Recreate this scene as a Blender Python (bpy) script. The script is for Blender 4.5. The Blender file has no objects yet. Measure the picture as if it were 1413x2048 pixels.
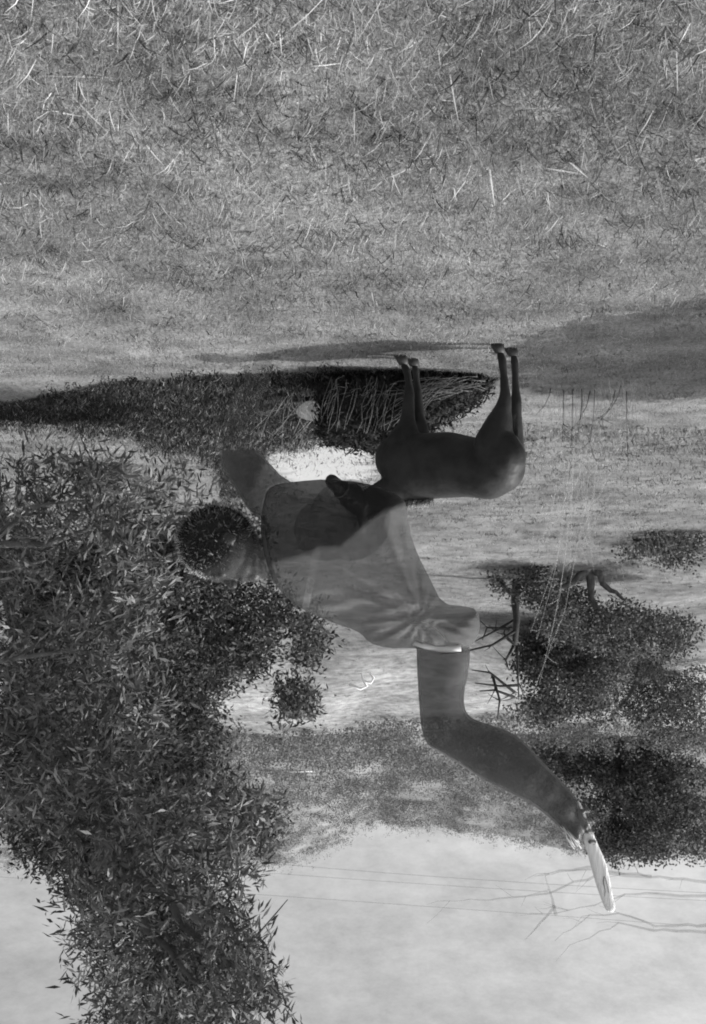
import bpy, bmesh, math, random
import numpy as np
from mathutils import Vector, Matrix
random.seed(7)
rng = np.random.default_rng(7)
R = math.radians
S = bpy.context.scene
COL = S.collection
EYE = 1.6          # eye height of the photographer
F = 2111.0         # focal length measured in pixels of the photograph
HZ = 1130.0        # photograph row of the eye level

# ------------------------------------------------------------------ camera (held upside down)
cam = bpy.data.cameras.new('camera')
co = bpy.data.objects.new('camera', cam)
COL.objects.link(co)
co.matrix_world = Matrix.Translation((0, 0, EYE)) @ Matrix.Rotation(R(90), 4, 'X') @ Matrix.Rotation(R(180), 4, 'Z')
cam.sensor_width = 36
cam.lens = F / 2048 * 36
cam.shift_y = (HZ - 1024) / 2048
cam.clip_start = 0.05
cam.clip_end = 2000
S.camera = co

# ------------------------------------------------------------------ sky and sun
AZ, EL = R(179), R(46)      # sun azimuth (from +X) and elevation
SUN = Vector((math.cos(EL) * math.cos(AZ), math.cos(EL) * math.sin(AZ), math.sin(EL)))
w = bpy.data.worlds.new('World')
S.world = w
w.use_nodes = True
nt = w.node_tree
nt.nodes.clear()
sky = nt.nodes.new('ShaderNodeTexSky')
sky.sky_type = 'NISHITA'
sky.sun_disc = False
sky.sun_elevation = EL
sky.sun_rotation = math.atan2(SUN.x, SUN.y)
sky.air_density = 1.2
sky.dust_density = 4.0
bw = nt.nodes.new('ShaderNodeRGBToBW')
tc = nt.nodes.new('ShaderNodeTexCoord')
mp = nt.nodes.new('ShaderNodeMapping')
mp.inputs['Scale'].default_value = (1, 1, 2.2)
cl = nt.nodes.new('ShaderNodeTexNoise')
cl.inputs['Scale'].default_value = 11
cl.inputs['Detail'].default_value = 9
cl.inputs['Roughness'].default_value = 0.78
rp = nt.nodes.new('ShaderNodeMapRange')
rp.inputs['From Min'].default_value = 0.35
rp.inputs['From Max'].default_value = 0.65
rp.inputs['To Min'].default_value = 0.84
rp.inputs['To Max'].default_value = 1.2
mu = nt.nodes.new('ShaderNodeMath')
mu.operation = 'MULTIPLY'
bg = nt.nodes.new('ShaderNodeBackground')
bg.inputs['Strength'].default_value = 0.15
ou = nt.nodes.new('ShaderNodeOutputWorld')
L = nt.links.new
L(sky.outputs[0], bw.inputs[0])
L(tc.outputs['Generated'], mp.inputs[0])
L(mp.outputs[0], cl.inputs['Vector'])
L(cl.outputs[0], rp.inputs[0])
L(bw.outputs[0], mu.inputs[0])
L(rp.outputs[0], mu.inputs[1])
L(mu.outputs[0], bg.inputs['Color'])
L(bg.outputs[0], ou.inputs[0])
sl = bpy.data.lights.new('sun', 'SUN')
sl.energy = 2.9
sl.angle = R(0.5)
sl.color = (1, 0.995, 0.985)
so = bpy.data.objects.new('sun', sl)
COL.objects.link(so)
so.rotation_euler = SUN.to_track_quat('Z', 'Y').to_euler()
S.view_settings.view_transform = 'Standard'
S.view_settings.look = 'None'
S.view_settings.gamma = 1
S.view_settings.exposure = 0.42
S.cycles.filter_width = 1.9
S.cycles.max_bounces = 6
S.cycles.transparent_max_bounces = 24

# ------------------------------------------------------------------ helpers
def at(px, py, d):
    """photograph pixel + distance -> place in the world"""
    return Vector(((706.5 - px) * d / F, d, EYE + (py - HZ) * d / F))

def ground_d(py):
    return EYE * F / (HZ - py)

def mat(name, v, v2=None, scale=8, rough=0.8, bump=0.0, bscale=None, ghost=None, sheen=0.0, detail=6,
        stretch=(1, 1, 1), lo=0.35, hi=0.65, spec=0.25, transl=0.0):
    m = bpy.data.materials.new(name)
    m.use_nodes = True
    n = m.node_tree.nodes
    n.clear()
    l = m.node_tree.links.new
    out = n.new('ShaderNodeOutputMaterial')
    p = n.new('ShaderNodeBsdfPrincipled')
    p.inputs['Roughness'].default_value = rough
    p.inputs['Specular IOR Level'].default_value = spec
    p.inputs['Sheen Weight'].default_value = sheen
    p.inputs['Sheen Roughness'].default_value = 0.35
    t = n.new('ShaderNodeTexCoord')
    mpn = n.new('ShaderNodeMapping')
    mpn.inputs['Scale'].default_value = stretch
    l(t.outputs['Object'], mpn.inputs[0])
    if v2 is not None:
        no = n.new('ShaderNodeTexNoise')
        no.inputs['Scale'].default_value = scale
        no.inputs['Detail'].default_value = detail
        no.inputs['Roughness'].default_value = 0.6
        l(mpn.outputs[0], no.inputs['Vector'])
        r = n.new('ShaderNodeMapRange')
        r.inputs['From Min'].default_value = lo
        r.inputs['From Max'].default_value = hi
        r.inputs['To Min'].default_value = v
        r.inputs['To Max'].default_value = v2
        l(no.outputs[0], r.inputs[0])
        l(r.outputs[0], p.inputs['Base Color'])
    else:
        p.inputs['Base Color'].default_value = (v, v, v, 1)
    if bump:
        nb = n.new('ShaderNodeTexNoise')
        nb.inputs['Scale'].default_value = bscale or scale * 4
        nb.inputs['Detail'].default_value = 5
        l(mpn.outputs[0], nb.inputs['Vector'])
        b = n.new('ShaderNodeBump')
        b.inputs['Strength'].default_value = bump
        b.inputs['Distance'].default_value = 0.02
        l(nb.outputs[0], b.inputs['Height'])
        l(b.outputs[0], p.inputs['Normal'])
    sh = p.outputs[0]
    if transl:
        tr = n.new('ShaderNodeBsdfTranslucent')
        tr.inputs[0].default_value = (max(v, v2 or v) * 1.3,) * 3 + (1,)
        mx = n.new('ShaderNodeMixShader')
        mx.inputs[0].default_value = transl
        l(sh, mx.inputs[1])
        l(tr.outputs[0], mx.inputs[2])
        sh = mx.outputs[0]
    if ghost is not None:
        tp = n.new('ShaderNodeBsdfTransparent')
        mx = n.new('ShaderNodeMixShader')
        mx.inputs[0].default_value = ghost
        l(tp.outputs[0], mx.inputs[1])
        l(sh, mx.inputs[2])
        sh = mx.outputs[0]
    l(sh, out.inputs[0])
    m['principled'] = p.name
    return m

def vcol_mat(name, rough=0.75, transl=0.0, spec=0.2, ghost=None):
    """material reading a per-blade or per-leaf grey from the attribute 'tone'"""
    m = mat(name, 0.3, rough=rough, spec=spec, ghost=ghost)
    n = m.node_tree.nodes
    l = m.node_tree.links.new
    a = n.new('ShaderNodeAttribute')
    a.attribute_name = 'tone'
    p = n[m['principled']]
    l(a.outputs['Fac'], p.inputs['Base Color'])
    if transl:
        tgt = p.outputs[0].links[0].to_socket
        tr = n.new('ShaderNodeBsdfTranslucent')
        l(a.outputs['Fac'], tr.inputs[0])
        mx = n.new('ShaderNodeMixShader')
        mx.inputs[0].default_value = transl
        l(p.outputs[0], mx.inputs[1])
        l(tr.outputs[0], mx.inputs[2])
        l(mx.outputs[0], tgt)
    return m

def mesh_np(name, V, Fc, material, parent=None, tone=None, smooth=False):
    """V (n,3), Fc (m,k) -> object; tone: per-vertex grey"""
    me = bpy.data.meshes.new(name)
    V = np.asarray(V, dtype=np.float32)
    Fc = np.asarray(Fc, dtype=np.int32)
    k = Fc.shape[1]
    me.vertices.add(len(V))
    me.vertices.foreach_set('co', V.ravel())
    me.loops.add(Fc.size)
    me.loops.foreach_set('vertex_index', Fc.ravel())
    me.polygons.add(len(Fc))
    me.polygons.foreach_set('loop_start', np.arange(0, Fc.size, k, dtype=np.int32))
    me.polygons.foreach_set('loop_total', np.full(len(Fc), k, dtype=np.int32))
    if smooth:
        me.polygons.foreach_set('use_smooth', np.ones(len(Fc), dtype=bool))
    if tone is not None:
        a = me.attributes.new('tone', 'FLOAT', 'POINT')
        a.data.foreach_set('value', np.asarray(tone, dtype=np.float32))
    me.update()
    me.validate()
    me.materials.append(material)
    o = bpy.data.objects.new(name, me)
    COL.objects.link(o)
    if parent:
        o.parent = parent
    return o

class Bag:
    """collects closed shapes, later welded into one skin or kept as they are"""
    def __init__(s):
        s.v, s.f, s.n = [], [], 0
    def add(s, V, Fc):
        V = np.asarray(V, float)
        s.v.append(V)
        for q in Fc:
            s.f.append([i + s.n for i in q])
        s.n += len(V)
    def ball(s, c, r, sc=(1, 1, 1), rot=None, seg=12, rings=8):
        V = []
        for i in range(rings + 1):
            th = math.pi * i / rings
            for j in range(seg):
                ph = 2 * math.pi * j / seg
                V.append(Vector((math.sin(th) * math.cos(ph) * sc[0], math.sin(th) * math.sin(ph) * sc[1], math.cos(th) * sc[2])) * r)
        if rot is not None:
            V = [rot @ p for p in V]
        V = [p + Vector(c) for p in V]
        Fc = []
        for i in range(rings):
            for j in range(seg):
                a, b = i * seg + j, i * seg + (j + 1) % seg
                if i == 0:
                    Fc.append((a, a + seg, b + seg))
                elif i == rings - 1:
                    Fc.append((a, a + seg, b))
                else:
                    Fc.append((a, a + seg, b + seg, b))
        s.add([tuple(p) for p in V], Fc)
    def chain(s, pts, sq=None, step=.4, seg=12, rings=8):
        """pts: list of (Vector, radius)"""
        for (a, ra), (b, rb) in zip(pts[:-1], pts[1:]):
            n = max(2, int((b - a).length / (step * min(ra, rb))) + 1)
            for i in range(n + 1):
                t = i / n
                s.ball(a.lerp(b, t), ra + (rb - ra) * t, seg=seg, rings=rings, sc=sq or (1, 1, 1))
    def tube(s, pts, r0, r1=None, seg=6):
        r1 = r0 if r1 is None else r1
        pts = [Vector(p) for p in pts]
        V, Fc = [], []
        n = len(pts)
        for i, p in enumerate(pts):
            d = (pts[min(i + 1, n - 1)] - pts[max(i - 1, 0)]).normalized()
            u = d.cross(Vector((0.13, 0.9, 0.31))).normalized()
            v = d.cross(u)
            r = r0 + (r1 - r0) * i / (n - 1)
            for j in range(seg):
                a = 2 * math.pi * j / seg
                V.append(tuple(p + (u * math.cos(a) + v * math.sin(a)) * r))
        for i in range(n - 1):
            for j in range(seg):
                a, b = i * seg + j, i * seg + (j + 1) % seg
                Fc.append((a, b, b + seg, a + seg))
        Fc.append(tuple(range(seg))[::-1])
        Fc.append(tuple(range((n - 1) * seg, n * seg)))
        s.add(V, Fc)
    def build(s, name, material, parent=None, voxel=None, smooth=6, shade=True, disp=None):
        me = bpy.data.meshes.new(name)
        V = np.concatenate(s.v)
        me.from_pydata([tuple(p) for p in V], [], s.f)
        me.update()
        o = bpy.data.objects.new(name, me)
        COL.objects.link(o)
        if voxel:
            rm = o.modifiers.new('r', 'REMESH')
            rm.mode = 'VOXEL'
            rm.voxel_size = voxel
            sm = o.modifiers.new('s', 'SMOOTH')
            sm.iterations = smooth
            sm.factor = 0.5
            dg = bpy.context.evaluated_depsgraph_get()
            me2 = bpy.data.meshes.new_from_object(o.evaluated_get(dg))
            o.modifiers.clear()
            o.data = me2
            bpy.data.meshes.remove(me)
            me = me2
            me.name = name
        if disp:
            for v in me.vertices:
                v.co = v.co + disp(v.co, v.normal)
        me.materials.clear()
        me.materials.append(material)
        if shade:
            me.polygons.foreach_set('use_smooth', np.ones(len(me.polygons), dtype=bool))
        if parent:
            o.parent = parent
        return o

def tag(o, label=None, cat=None, group=None, kind=None):
    if label: o['label'] = label
    if cat: o['category'] = cat
    if group: o['group'] = group
    if kind: o['kind'] = kind
    return o

def thing(name, label, cat, group=None):
    o = bpy.data.objects.new(name, None)
    COL.objects.link(o)
    return tag(o, label, cat, group)

def poly_dist(P, poly):
    """signed distance (+ inside) and nearest boundary point; P (n,2)"""
    poly = np.asarray(poly, float)
    A, B = poly, np.roll(poly, -1, 0)
    best = np.full(len(P), 1e9)
    near = np.zeros_like(P)
    inside = np.zeros(len(P), bool)
    for a, b in zip(A, B):
        ab = b - a
        t = np.clip(((P - a) @ ab) / (ab @ ab), 0, 1)
        q = a + t[:, None] * ab
        d = np.hypot(*(P - q).T)
        m = d < best
        best[m] = d[m]
        near[m] = q[m]
        c = ((a[1] > P[:, 1]) != (b[1] > P[:, 1]))
        with np.errstate(divide='ignore', invalid='ignore'):
            xx = (b[0] - a[0]) * (P[:, 1] - a[1]) / (b[1] - a[1] + 1e-12) + a[0]
        inside ^= c & (P[:, 0] < xx)
    return np.where(inside, best, -best), near

def rounded(bag, poly, d, Rmax, step=8, depth=1.0, fold=None, doff=None):
    """a body with this outline at distance d, rounded to a real thickness"""
    poly = np.asarray(poly, float)
    for _ in range(1):   # one corner-cutting pass keeps the outline soft
        nx = np.roll(poly, -1, 0)
        poly = np.stack([poly * .75 + nx * .25, poly * .25 + nx * .75], 1).reshape(-1, 2)
    x0, y0 = poly.min(0) - step
    x1, y1 = poly.max(0) + step
    xs, ys = np.arange(x0, x1 + step, step), np.arange(y0, y1 + step, step)
    gx, gy = np.meshgrid(xs, ys)
    P = np.stack([gx.ravel(), gy.ravel()], 1)
    sd, nr = poly_dist(P, poly)
    use = sd > -step * 0.6
    snap = use & (sd < step * 0.45)
    Q = P.copy()
    Q[snap] = nr[snap]
    sd = np.where(snap, 0, np.maximum(sd, 0))
    r = np.minimum(sd, Rmax)
    t = np.sqrt(np.maximum(Rmax ** 2 - (Rmax - r) ** 2, 0)) * depth + 1.0
    if fold is not None:
        t = t + fold(Q[:, 0], Q[:, 1]) * np.clip(sd / 20, 0, 1)
    off = doff(Q[:, 0], Q[:, 1]) if doff is not None else 0
    n1, n2 = len(xs), len(ys)
    ids = -np.ones(len(P), int)
    ids[use] = np.arange(use.sum())
    k = d / F
    def W(sign):
        dd = d + (off + sign * t) * k
        return np.stack([(706.5 - Q[:, 0]) * k, dd, EYE + (Q[:, 1] - HZ) * k], 1)[use]
    V = np.concatenate([W(-1), W(1)])
    m = int(use.sum())
    Fc = []
    edge = {}
    for j in range(n2 - 1):
        for i in range(n1 - 1):
            q = [ids[j * n1 + i], ids[j * n1 + i + 1], ids[(j + 1) * n1 + i + 1], ids[(j + 1) * n1 + i]]
            q = [a for a in q if a >= 0]
            if len(q) < 3:
                continue
            Fc.append(q)
            Fc.append([a + m for a in q[::-1]])
            for a, b in zip(q, q[1:] + q[:1]):
                edge[(a, b)] = edge.get((a, b), 0) + 1
    for (a, b) in list(edge):
        if (b, a) not in edge:
            Fc.append([b, a, a + m, b + m])
    bag.add(V, Fc)

# ------------------------------------------------------------------ terrain
def terr(x, y):
    x, y = np.asarray(x, float), np.asarray(y, float)
    z = 0.012 * np.sin(x * 2.1 + y * 1.3) + 0.012 * np.sin(y * 2.9 - x * 1.1)
    z = z * np.clip((y - 1) / 3, 0, 1)
    # meadow rises behind the eye-level line, then the hill
    px = 706.5 - x / np.maximum(y, 1) * F
    f1 = np.interp(y, [0, 17, 24, 40, 64, 80], [0, 0, 0.55, 3.6, 11.8, 14.0])
    ridge = np.interp(px, [-400, 100, 450, 560, 640, 700, 760, 900, 920, 1000, 1100, 1200, 1900],
                      [1735, 1722, 1725, 1720, 1700, 1668, 1640, 1650, 1664, 1668, 1692, 1705, 1720])
    zr = EYE + (ridge - HZ) * 150 / F
    t = np.clip((y - 64) / (150 - 64), 0, 1)
    hill = 11.8 + (zr - 11.8) * (t ** 1.15)
    z = z + np.where(y < 64, f1, hill) + np.where(y > 150, -(y - 150) * 0.12, 0)
    z = z + np.clip((y - 24) / 20, 0, 1) * np.clip((75 - y) / 20, 0, 1) * (0.22 * np.sin(x * .35 + y * .11) + 0.12 * np.sin(x * .9 - y * .23))
    z = z + np.clip((y - 128) / 20, 0, 1) * (0.26 * np.sin(x * .8 + .7 * np.sin(x * .37)) + 0.2 * np.sin(x * 1.7 + 2 * np.sin(x * .53)) + .12 * np.sin(x * 3.9 + 2 * np.sin(x * .9)))
    return z

def sheet(name, ys, half, nx, material):
    V, Fc = [], []
    for y in ys:
        h = half(y)
        xs = np.linspace(-h, h, nx)
        V.append(np.stack([xs, np.full(nx, y), terr(xs, np.full(nx, y))], 1))
    V = np.concatenate(V)
    for j in range(len(ys) - 1):
        a = np.arange(nx - 1) + j * nx
        Fc.append(np.stack([a, a + 1, a + 1 + nx, a + nx], 1))
    return mesh_np(name, V, np.concatenate(Fc), material, smooth=True)

def ground_mat():
    m = mat('dry_meadow_soil', 0.13, 0.33, scale=2.2, rough=0.95, bump=0.8, bscale=55, detail=10, lo=0.3, hi=0.7, spec=0.1)
    n = m.node_tree.nodes
    l = m.node_tree.links.new
    p = n[m['principled']]
    src = p.inputs['Base Color'].links[0].from_socket
    tcn = n.new('ShaderNodeTexCoord')
    fine = n.new('ShaderNodeTexNoise')
    fine.inputs['Scale'].default_value = 38
    fine.inputs['Detail'].default_value = 8
    fine.inputs['Roughness'].default_value = 0.7
    l(tcn.outputs['Object'], fine.inputs['Vector'])
    mr = n.new('ShaderNodeMapRange')
    mr.inputs['From Min'].default_value = 0.3
    mr.inputs['From Max'].default_value = 0.7
    mr.inputs['To Min'].default_value = 0.45
    mr.inputs['To Max'].default_value = 1.45
    l(fine.outputs[0], mr.inputs[0])
    mu1 = n.new('ShaderNodeMath'); mu1.operation = 'MULTIPLY'
    l(src, mu1.inputs[0]); l(mr.outputs[0], mu1.inputs[1])
    # paler cropped meadow further out
    sx = n.new('ShaderNodeSeparateXYZ')
    l(tcn.outputs['Object'], sx.inputs[0])
    far = n.new('ShaderNodeMapRange')
    far.inputs['From Min'].default_value = 8.5
    far.inputs['From Max'].default_value = 16
    far.inputs['To Min'].default_value = 1.0
    far.inputs['To Max'].default_value = 0.86
    l(sx.outputs['Y'], far.inputs[0])
    mu2 = n.new('ShaderNodeMath'); mu2.operation = 'MULTIPLY'
    l(mu1.outputs[0], mu2.inputs[0]); l(far.outputs[0], mu2.inputs[1])
    band = n.new('ShaderNodeMapRange')     # strip of bleached stubble below the hill
    band.inputs['From Min'].default_value = 44
    band.inputs['From Max'].default_value = 52
    band.inputs['To Min'].default_value = 1.0
    band.inputs['To Max'].default_value = 1.7
    l(sx.outputs['Y'], band.inputs[0])
    mu3 = n.new('ShaderNodeMath'); mu3.operation = 'MULTIPLY'
    l(mu2.outputs[0], mu3.inputs[0]); l(band.outputs[0], mu3.inputs[1])
    big = n.new('ShaderNodeTexNoise'); big.inputs['Scale'].default_value = .35; big.inputs['Detail'].default_value = 7
    l(tcn.outputs['Object'], big.inputs['Vector'])
    bm = n.new('ShaderNodeMapRange')
    bm.inputs['From Min'].default_value = .35
    bm.inputs['From Max'].default_value = .65
    bm.inputs['To Min'].default_value = .72
    bm.inputs['To Max'].default_value = 1.25
    l(big.outputs[0], bm.inputs[0])
    mu2 = n.new('ShaderNodeMath'); mu2.operation = 'MULTIPLY'
    l(mu3.outputs[0], mu2.inputs[0]); l(bm.outputs[0], mu2.inputs[1])
    # patch of paler ground colour behind the clump
    d = n.new('ShaderNodeVectorMath'); d.operation = 'DISTANCE'
    ms = n.new('ShaderNodeMapping')
    ms.inputs['Scale'].default_value = (1, 0.22, 0)
    cxx, cyy = (706.5 - 640) * 16 / F, 16.5
    l(tcn.outputs['Object'], ms.inputs[0])
    l(ms.outputs[0], d.inputs[0])
    d.inputs[1].default_value = (cxx, cyy * 0.22, 0)
    wob = n.new('ShaderNodeTexNoise'); wob.inputs['Scale'].default_value = 2.5
    l(tcn.outputs['Object'], wob.inputs['Vector'])
    ad = n.new('ShaderNodeMath'); ad.operation = 'ADD'
    l(d.outputs['Value'], ad.inputs[0]); l(wob.outputs[0], ad.inputs[1])
    pm = n.new('ShaderNodeMapRange')
    pm.inputs['From Min'].default_value = 1.2
    pm.inputs['From Max'].default_value = 1.55
    pm.inputs['To Min'].default_value = 1
    pm.inputs['To Max'].default_value = 0
    l(ad.outputs[0], pm.inputs[0])
    mx = n.new('ShaderNodeMix')
    mx.data_type = 'FLOAT'
    l(pm.outputs[0], mx.inputs[0]); l(mu2.outputs[0], mx.inputs[2])
    mx.inputs[3].default_value = 0.44
    am = n.new('ShaderNodeAttribute'); am.attribute_name = 'painted_shade'  # shade band painted into the ground colour
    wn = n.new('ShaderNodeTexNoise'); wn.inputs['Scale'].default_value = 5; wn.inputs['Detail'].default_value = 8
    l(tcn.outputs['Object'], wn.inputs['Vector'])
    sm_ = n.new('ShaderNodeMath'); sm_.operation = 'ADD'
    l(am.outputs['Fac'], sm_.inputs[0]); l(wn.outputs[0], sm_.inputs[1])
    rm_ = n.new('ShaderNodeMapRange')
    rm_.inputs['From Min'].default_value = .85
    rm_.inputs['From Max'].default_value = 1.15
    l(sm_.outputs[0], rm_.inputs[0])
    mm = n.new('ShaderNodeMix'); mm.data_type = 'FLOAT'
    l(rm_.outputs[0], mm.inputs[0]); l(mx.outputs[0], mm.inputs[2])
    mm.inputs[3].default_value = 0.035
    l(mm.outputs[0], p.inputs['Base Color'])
    return m
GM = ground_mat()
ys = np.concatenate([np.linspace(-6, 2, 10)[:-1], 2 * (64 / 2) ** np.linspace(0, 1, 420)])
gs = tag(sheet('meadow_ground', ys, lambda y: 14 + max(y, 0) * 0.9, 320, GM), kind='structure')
gc = np.empty(len(gs.data.vertices) * 3, dtype=np.float32)
gs.data.vertices.foreach_get('co', gc)
gc = gc.reshape(-1, 3)
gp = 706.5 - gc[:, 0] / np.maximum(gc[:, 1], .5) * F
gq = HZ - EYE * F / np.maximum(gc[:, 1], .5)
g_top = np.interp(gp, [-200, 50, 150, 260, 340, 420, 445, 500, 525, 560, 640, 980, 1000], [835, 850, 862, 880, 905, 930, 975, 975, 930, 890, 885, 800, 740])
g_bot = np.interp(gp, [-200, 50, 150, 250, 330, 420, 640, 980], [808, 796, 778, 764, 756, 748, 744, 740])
shade_w = np.clip((g_top - gq) / 16, 0, 1) * np.clip((gq - g_bot + 6) / 12, 0, 1) * (gp < 985) * (gc[:, 1] > 3)  # where the ground colour is darkened to stand for shade
ga = gs.data.attributes.new('painted_shade', 'FLOAT', 'POINT')
ga.data.foreach_set('value', shade_w.astype(np.float32))
HM = mat('scrubby_hillside', 0.17, 0.29, scale=0.45, rough=0.95, bump=0.5, bscale=3.0, detail=12, lo=0.34, hi=0.66, stretch=(1, .3, .6), spec=0.1)
ys2 = np.concatenate([np.linspace(64, 150, 120), np.linspace(155, 420, 24)])
tag(sheet('hill', ys2, lambda y: 60 + y * 1.2, 420, HM), kind='structure')

# ------------------------------------------------------------------ dry grass (ground cover)
BLADE = vcol_mat('dry_straw_blades', rough=0.6, transl=0.25)
def blades(name, n, d0, d1, h0, h1, wd, lean, tones, margin=1.12, clump=0.0, power=1.0, dens=None, flat=0.0, bend=1.0):
    u = rng.random(n)
    d = d0 * (d1 / d0) ** (u ** power)
    hw = 706.5 / F * d * margin + 0.15
    x = (rng.random(n) * 2 - 1) * hw
    if dens is not None:
        k = rng.random(n) < dens(x, d)
        x, d = x[k], d[k]
        n = len(x)
    if clump:
        nc = max(1, int(n / 60))
        ci = rng.integers(0, nc, n)
        x = np.where(rng.random(n) < clump, x[ci] + rng.normal(0, .05, n), x)
        d = np.where(rng.random(n) < clump, d[ci] + rng.normal(0, .05, n), d)
    h = h0 + (h1 - h0) * rng.random(n) ** 2
    h = h * np.interp(d, [0, 5, 6.8, 8, 12], [1, 1, .75, .5, .5])
    z0 = terr(x, d)
    az = rng.random(n) * 2 * np.pi
    ln = lean[0] + (lean[1] - lean[0]) * rng.random(n)
    ln = np.where(rng.random(n) < flat, 1.45, ln)
    dx, dy, dz = np.sin(ln) * np.cos(az), np.sin(ln) * np.sin(az), np.cos(ln)
    ax = rng.random(n) * 2 * np.pi
    wx, wy = np.cos(ax) * wd, np.sin(ax) * wd
    wz = (rng.random(n) - .5) * wd
    W_ = rng.uniform(.6, 1.5, n)
    wx, wy, wz = wx * W_, wy * W_, wz * W_
    b = np.stack([x, d, z0 - 0.005], 1)
    dr = np.stack([dx, dy, dz], 1)
    wv = np.stack([wx, wy, wz], 1)
    droop = np.stack([dx * .35, dy * .35, -0.35 * np.abs(rng.random(n)) - .05], 1) * h[:, None] * bend
    mid = b + dr * h[:, None] * .55
    tip = b + dr * h[:, None] + droop * .5
    lift = z0 + 0.004
    mid[:, 2] = np.maximum(mid[:, 2], lift)
    tip[:, 2] = np.maximum(tip[:, 2], lift)
    V = np.stack([b - wv, b + wv, mid + wv * .8, mid - wv * .8, tip + wv * .15, tip - wv * .15], 1).reshape(-1, 3)
    i = np.arange(n)[:, None] * 6
    Fc = np.concatenate([i + np.array([[0, 1, 2, 3]]), i + np.array([[3, 2, 4, 5]])])
    patch = 1 + .28 * np.sin(x * 1.7 + 2.1 * np.sin(d * .9)) * np.sin(d * 2.3 + 1.3 * np.sin(x * 1.1)) + .15 * np.sin(x * 5.3 + d * 4.1)
    t = np.repeat(rng.choice(tones, n) * rng.uniform(.7, 1.3, n) * patch, 6)
    return V, Fc, t
def pale_patch(x, d):  # thins the blades over the paler patch of ground
    px = 706.5 - x / d * F
    py = HZ - EYE * F / d
    q = ((px - 645) / 115) ** 2 + ((py - 925) / 45) ** 2
    return rng.random(len(x)) < np.clip(q * 1.3 - .3, .04, 1)
def join_np(parts):
    Vs, Fs, Ts, k = [], [], [], 0
    for V, Fc, t in parts:
        Vs.append(V); Fs.append(Fc + k); Ts.append(t); k += len(V)
    return np.concatenate(Vs), np.concatenate(Fs), np.concatenate(Ts)
low = np.array([.16, .22, .3, .36])
pale = np.array([.35, .42, .5, .62])
V, Fc, T = join_np([
    blades('a', 150000, 2.4, 9.0, .02, .09, .0014, (.2, 1.4), low, clump=.6),
    blades('b', 12000, 2.4, 8.5, .03, .12, .0017, (.3, 1.5), pale, clump=.3),
    blades('b2', 14000, 2.4, 8.5, .03, .12, .0028, (.6, 1.5), np.array([.05, .07, .1]), clump=.7),
    blades('c', 1300, 2.4, 5.5, .05, .18, .0018, (.7, 1.5), pale, flat=.35, bend=.25),
    blades('c2', 90, 2.4, 4.6, .10, .30, .0032, (1.0, 1.5), pale, flat=.6, bend=.1),
    blades('d', 70000, 8, 18, .03, .10, .0022, (.3, 1.3), low * .95, clump=.7, dens=pale_patch),
    blades('e', 130000, 12, 62, .04, .20, .007, (.2, 1.2), low * .85, clump=.6, margin=1.3, dens=pale_patch),
])
tag(mesh_np('dry_grass', V, Fc, BLADE, tone=T), kind='stuff')

# band of shade behind the near grass, put in as dark low blades
DARKV = vcol_mat('shade_blades_clump_leaves', rough=0.8, transl=0.1, spec=0.1)
def shade_band(x, d):
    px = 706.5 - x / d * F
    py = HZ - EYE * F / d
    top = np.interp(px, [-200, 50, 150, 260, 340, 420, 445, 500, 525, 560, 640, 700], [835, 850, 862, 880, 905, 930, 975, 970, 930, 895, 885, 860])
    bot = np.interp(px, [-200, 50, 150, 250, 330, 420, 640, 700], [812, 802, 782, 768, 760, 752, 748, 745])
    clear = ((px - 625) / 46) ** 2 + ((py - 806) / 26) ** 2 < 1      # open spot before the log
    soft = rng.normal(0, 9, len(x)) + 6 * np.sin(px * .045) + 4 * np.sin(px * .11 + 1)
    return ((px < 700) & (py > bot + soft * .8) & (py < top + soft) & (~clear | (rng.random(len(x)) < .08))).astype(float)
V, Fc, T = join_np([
    blades('u', 420000, 8.4, 24, .03, .15, .006, (.1, 1.4), np.array([.02, .03, .045, .075]), dens=shade_band),
    blades('v', 18000, 8.4, 18, .05, .2, .003, (.3, 1.5), np.array([.2, .3, .35]), dens=shade_band),
])
tag(mesh_np('shade_band_blades', V, Fc, DARKV, tone=T), kind='stuff')

# ------------------------------------------------------------------ leaves and trees
def leaves(C, n_per, L_, Wd, tones, twig=0.16, hang=0.4, jitter=0.03, spread=.55, along=.8):
    """twigs at centres C (m,3), each with n_per lance-shaped leaves along a curved stem"""
    m = len(C)
    az = rng.random(m) * 2 * np.pi
    el = rng.normal(-hang, .5, m)
    D = np.stack([np.cos(el) * np.cos(az), np.cos(el) * np.sin(az), np.sin(el)], 1)
    t = np.linspace(-.5, .5, n_per)
    P = C[:, None, :] + D[:, None, :] * t[None, :, None] * twig + rng.normal(0, jitter, (m, n_per, 3))
    P = P.reshape(-1, 3)
    n = len(P)
    D2 = np.repeat(D, n_per, 0) * along + rng.normal(0, spread, (n, 3))
    D2 /= np.linalg.norm(D2, axis=1)[:, None]
    U = np.cross(D2, rng.normal(0, 1, (n, 3)))
    U /= np.linalg.norm(U, axis=1)[:, None]
    N = np.cross(D2, U)
    l = L_ * rng.uniform(.55, 1.15, n)[:, None]
    wv = U * (Wd * rng.uniform(.6, 1.2, n))[:, None]
    a = P
    b = P + D2 * l * .4 + wv + N * l * .03
    c = P + D2 * l * .4 - wv + N * l * .03
    e = P + D2 * l + N * l * rng.uniform(-.15, .1, n)[:, None]
    V = np.stack([a, b, e, c], 1).reshape(-1, 3)
    Fc = np.arange(n)[:, None] * 4 + np.array([[0, 1, 2, 3]])
    T = np.repeat(np.repeat(rng.choice(tones, m), n_per) * rng.uniform(.6, 1.4, n), 4)
    return V, Fc, T

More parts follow.
